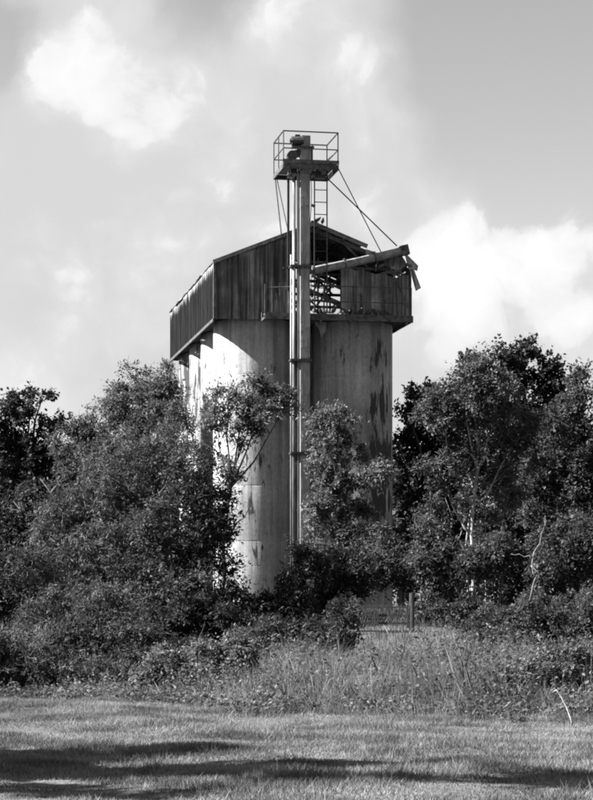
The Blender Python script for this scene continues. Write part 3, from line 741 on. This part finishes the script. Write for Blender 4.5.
# trees standing at the side of the field whose shadow falls across the grass
b = Vector((-9.2, 15.0, gzf(-9.2, 15)))
tree('field_tree', 'tall open-crowned tree at the side of the field, shading the near grass', 'tree', b,
     [(0, 1.9, 4.9, 1.0, 1.9, .9), (.3, 2.9, 6.3, .9, 1.3, .8), (-.2, 1.0, 6.4, 1.0, .6, .8), (0, -.4, 6.9, 1.0, .7, .9), (-.3, .9, 8.2, 1.0, .8, .8), (.3, -.3, 8.9, .9, .6, .7), (.2, -.7, 10.4, .7, .45, .6), (0, -2.2, 6.8, .8, .4, .7), (.2, -2.9, 10.6, .9, .4, .7), (.2, .3, 9.7, .4, .7, .3)], 76, 'leaf_mid', leaf=.28, rc=.40, ratio=.6, trunk_r=.10, seed=123, twigs=False)

# ------------------------------------------------------------------ field gate
GY = 52.0
gb = base_at(411.5, GY)
gt = bpy.data.objects.new('field_gate', None); col.objects.link(gt); gt.location = gb
tag(gt, 'dark barred field gate closing the gap at the foot of the shaded silo', 'gate')
kx = GY / FPX
gw_ = 1.75
for i, py in enumerate((607, 615, 623, 631, 638)):
    z = CAM_H + (HY - py) * kx - gb.z
    MB().bar((-gw_, 0, z), (-.08, 0, z - .01), .035, .05).build('rail', 'dark_steel', gt)
zt_ = CAM_H + (HY - 606) * kx - gb.z
for x in (-gw_, -.1): MB().bar((x, -.03, .1), (x, -.03, zt_ + .04), .05, .05).build('stile', 'dark_steel', gt)
MB().bar((-gw_ * .5, -.04, .2), (-gw_ * .5, -.04, zt_ - .02), .03, .04).build('upright', 'dark_steel', gt)
MB().tube([(0, 0, -.2), (.01, 0, .7), (0, 0, CAM_H + (HY - 593) * kx - gb.z)], [.075, .07, .06], 9).build('post', 'dark_steel', gt)
# pale broken stick leaning on the gate
b = P(392, 640, GY - .4); s = bpy.data.objects
st = MB().tube([(0, 0, -.05), (-.1, .05, .18), (-.2, .1, .36)], [.02, .018, .010], 6).build('broken_stick', 'dead_wood'); st.location = (b.x, b.y, b.z)
tag(st, 'short pale broken stick leaning against the lower gate rails', 'stick')
# bent pale stalk at the field edge
SYk = 23.2
b = P(574, 728, SYk); pts = [P(u, v, SYk) - b for u, v in ((574, 730), (571, 719), (567, 708), (562, 698), (558, 692), (556, 690), (553, 692))]
st = MB().tube(pts, [.010, .012, .011, .011, .009, .009, .003], 7).build('dead_stalk', 'pale_wood', None, True); st.location = b
tag(st, 'bent pale dead stalk standing at the edge of the mown grass', 'stalk')
# bare dead branch with pale fork in front of the wood
bY = 46
b = base_at(512, bY); db_ = bpy.data.objects.new('dead_tree', None); col.objects.link(db_); db_.location = b
tag(db_, 'small dead tree with pale forked bare branches under the wood edge', 'tree')
def q(u, v, dy=0): return P(u, v, bY + dy) - b
MB().tube([q(530, 640), q(528, 610), q(534, 582), q(537, 575)], [.035, .03, .022, .02], 6).build('trunk', 'bark', db_, True)
for pts, r in (([(537, 580), (533, 572), (532, 563), (534, 552), (540, 543), (541, 534), (545, 527), (544, 518)], .018), ([(533, 557), (528, 556), (524, 557), (519, 554), (515, 555), (511, 554)], .017), ([(531, 566), (538, 572), (541, 580)], .014),
               ([(538, 540), (530, 535), (524, 537)], .008), ([(543, 530), (546, 522), (545, 516)], .010)):
    MB().tube([q(u, v) for u, v in pts], [r * (1 - .9 * i / len(pts)) for i in range(len(pts))], 6).build('branch', 'dead_wood', db_, True)
# pale bare trunk forms of the birch seen through its leaves
bb = base_at(471, 58.4)
sp = bpy.data.objects.new('bare_sapling', None); col.objects.link(sp); sp.location = bb; tag(sp, 'slim pale-barked sapling with bare forking limbs amid the wood-edge leaves', 'tree')
def q2(u, v): return P(u, v, 58.4) - bb
for nm, pts, r in (('trunk', [(470, 640), (468, 590), (466, 545), (470, 515), (474, 495), (472, 482), (468, 474), (461, 462), (454, 444), (450, 434), (447, 420), (441, 405)], .045), ('branch', [(469, 524), (464, 516), (457, 507), (450, 502)], .016), ('branch', [(485, 640), (486, 590), (484, 560), (486, 540), (485, 520), (488, 505)], .026),
               ('branch', [(488, 556), (494, 542), (498, 534), (504, 527)], .024), ('branch', [(471, 476), (478, 462), (487, 450), (493, 446), (505, 434)], .018), ('branch', [(473, 480), (475, 455), (473, 440), (478, 425), (477, 408)], .02), ('branch', [(453, 520), (449, 508), (444, 495)], .014)):
    MB().tube([q2(u, v) for u, v in pts], [r * (1 - .95 * i / len(pts)) for i in range(len(pts))], 7).build(nm, 'dead_wood', sp, True)

# ------------------------------------------------------------------ undergrowth, tall grass, mown grass
def edge_y(x):  # line where the mown field ends
    px = CX + x / 26 * FPX
    return np.interp(px, [-400, 0, 150, 240, 400, 593, 1100], [31, 29.5, 27.8, 26.2, 25.3, 24.3, 23.5]) + .45 * np.sin(x * 1.7) + .3 * np.sin(x * 4.3 + 1) + .2 * np.sin(x * 11.3) + .15 * np.sin(x * 23)
def blades(r, x, y, h, w, lean=.35, zoff=0):
    n = len(x); base = np.stack([x, y, gz(x, y) + zoff], -1)
    a = r.uniform(0, 6.28, n); sd = np.stack([np.cos(a), np.sin(a), np.zeros(n)], -1) * (w / 2)[:, None]
    b = r.uniform(0, 6.28, n); ln = np.stack([np.cos(b), np.sin(b), np.zeros(n)], -1) * (h * r.uniform(0, lean * 2, n))[:, None]
    V = np.empty((n, 5, 3)); V[:, 0] = base - sd; V[:, 1] = base + sd
    up = np.zeros((n, 3)); up[:, 2] = h
    mid = base + up * .62 + ln * .56
    V[:, 2] = mid + sd * .7; V[:, 3] = base + up * .95 + ln; V[:, 4] = mid - sd * .7
    return V.reshape(-1, 3)
r = np.random.default_rng(5)
# mown grass
n = 620000
y = 12.5 + 20 * r.random(n) ** .75; x = (r.random(n) * 2 - 1) * (y * .165 + 1.2)
lump = .5 + .5 * np.sin(x * 3.1 + np.sin(y * 2.3) * 2) * np.sin(y * 2.7 + x)
k = y < edge_y(x) + 1.2; x, y, lump = x[k], y[k], lump[k]
pat = np.sin(x * 1.3 + 2 * np.sin(y * .9)) + np.sin(y * 1.9 + 1.7 * np.sin(x * 1.1 + 2)) + .8 * np.sin(x * 4.7 + y * 3.1)
k = r.random(len(x)) < np.clip(.9 + .2 * pat, .6, 1); x, y, lump, pat = x[k], y[k], lump[k], pat[k]
h = (.016 + .034 * r.random(len(x))) * (.6 + .9 * lump) * np.clip(1 + .3 * pat, .5, 1.9)
tall = r.random(len(x)) < .02; h[tall] *= 1.9
nt_ = 170                                      # scattered coarse tufts
tx_, ty_ = (r.random(nt_) * 2 - 1) * 4.5, 13 + 14 * r.random(nt_); tk = r.integers(nt_, size=9000)
x2 = tx_[tk] + r.normal(size=9000) * .07; y2 = ty_[tk] + r.normal(size=9000) * .07
k = y2 < edge_y(x2); x2, y2, tk = x2[k], y2[k], tk[k]
x, y = np.concatenate([x, x2]), np.concatenate([y, y2]); h = np.concatenate([h, (.04 + .09 * r.random(len(x2))) * (.5 + .7 * ((tk * 7919) % 13) / 13)])
V = blades(r, x, y, h, np.full(len(x), .006) + .004 * r.random(len(x)), .6)
o = link('grass', quadmesh('grass', np.ascontiguousarray(V.reshape(-1, 5, 3)[:, [0, 1, 3]]).reshape(-1, 3), 3, 'grass')); tag(o, 'short rough mown grass of the field in the foreground', 'grass', kind='stuff')
# tall grass and nettles of the rough margin
n = 120000
yy = 23 + 17 * r.random(n) ** 1.2; xx = (r.random(n) * 2 - 1) * (yy * .165 + 1.5)
e = edge_y(xx); k = yy > e; xx, yy, e = xx[k], yy[k], e[k]
pxx_ = CX + xx / yy * FPX
grow = np.clip((yy - e) / 1.6, .25, 1) * np.interp(pxx_, [-100, 120, 260, 330, 420, 600], [.9, .8, .8, .85, 1.0, 1.0])
h = (.18 + .42 * r.random(len(xx))) * grow * (.7 + .5 * np.sin(xx * 2.9 + 1.3 * np.sin(yy * 1.7)) ** 2) * np.interp(pxx_, [200, 280, 330, 350, 410, 430], [.5, 1.35, 1.3, .85, .85, 1.1])
h = np.where(r.random(len(xx)) < .06, h * 1.6, h)
V = blades(r, xx, yy, h, np.full(len(xx), .006), .4)
o = link('tall_grass', quadmesh('tall_grass', V, 5, 'grass')); tag(o, 'tall tangled grass along the rough margin of the field', 'grass', kind='stuff')
# nettles: leafy stems
n = 13000
ys_ = 23.5 + 16 * r.random(n) ** 1.1; xs_ = (r.random(n) * 2 - 1) * (ys_ * .165 + 1.2); e = edge_y(xs_)
k = (ys_ > e + .15) & (r.random(len(ys_)) < np.interp(CX + xs_ / ys_ * FPX, [220, 280, 420, 480], [1, .5, .5, 1])); xs_, ys_, e = xs_[k], ys_[k], e[k]
pn = CX + xs_ / ys_ * FPX
hh = (.18 + .62 * r.random(len(xs_)) ** 1.3) * (.6 + .6 * np.sin(xs_ * 1.9 + 1.4 * np.sin(ys_ * 1.1)) ** 2) * np.interp(pn, [180, 300], [.5, 1]) * np.clip((ys_ - e) / 2.0, .45, 1.1) * np.where(np.abs(pn - 375) < 45, .65, 1.05)
nl = 20; tt = np.linspace(.15, 1, nl)
base = np.stack([xs_, ys_, gz(xs_, ys_)], -1); lean_ = r.normal(size=(len(xs_), 2)) * .28
pos = np.repeat(base[:, None, :], nl, 1); pos[:, :, 2] += hh[:, None] * tt; pos[:, :, :2] += lean_[:, None, :] * (hh[:, None] * tt)[..., None]
pos = pos.reshape(-1, 3); aa = r.uniform(0, 6.28, len(pos))
ld = unit(np.stack([np.cos(aa), np.sin(aa), r.uniform(-1.1, .8, len(pos))], -1))
nrm = unit(np.cross(ld, np.cross(np.array([0, 0, .8]) + r.normal(size=(len(pos), 3)) * .6, ld)))
pos += r.normal(size=pos.shape) * .035
V = leafquads(r, pos, ld, nrm, .062, .42)
stem = np.ascontiguousarray(blades(r, xs_, ys_, hh * .9, np.full(len(xs_), .004), .2).reshape(-1, 5, 3)[:, [0, 1, 2, 4]]).reshape(-1, 3)
o = link('nettles', quadmesh('nettles', np.concatenate([V, stem]), 4, 'weed')); tag(o, 'leafy nettles and weeds massed between field and wood', 'weeds', kind='stuff')
# grass bank behind the gate, around the silo feet
n = 60000
yy = 37 + 28 * r.random(n); xx = (r.random(n) * 2 - 1) * (yy * .16 + 1); 
V = blades(r, xx, yy, (.1 + .3 * r.random(n)) * np.where(yy < 53, .55, 1), np.full(n, .012), .4)
o = link('bank_grass', quadmesh('bank_grass', V, 5, 'weed')); tag(o, 'rough grass on the bank behind the gate at the silo feet', 'grass', kind='stuff')
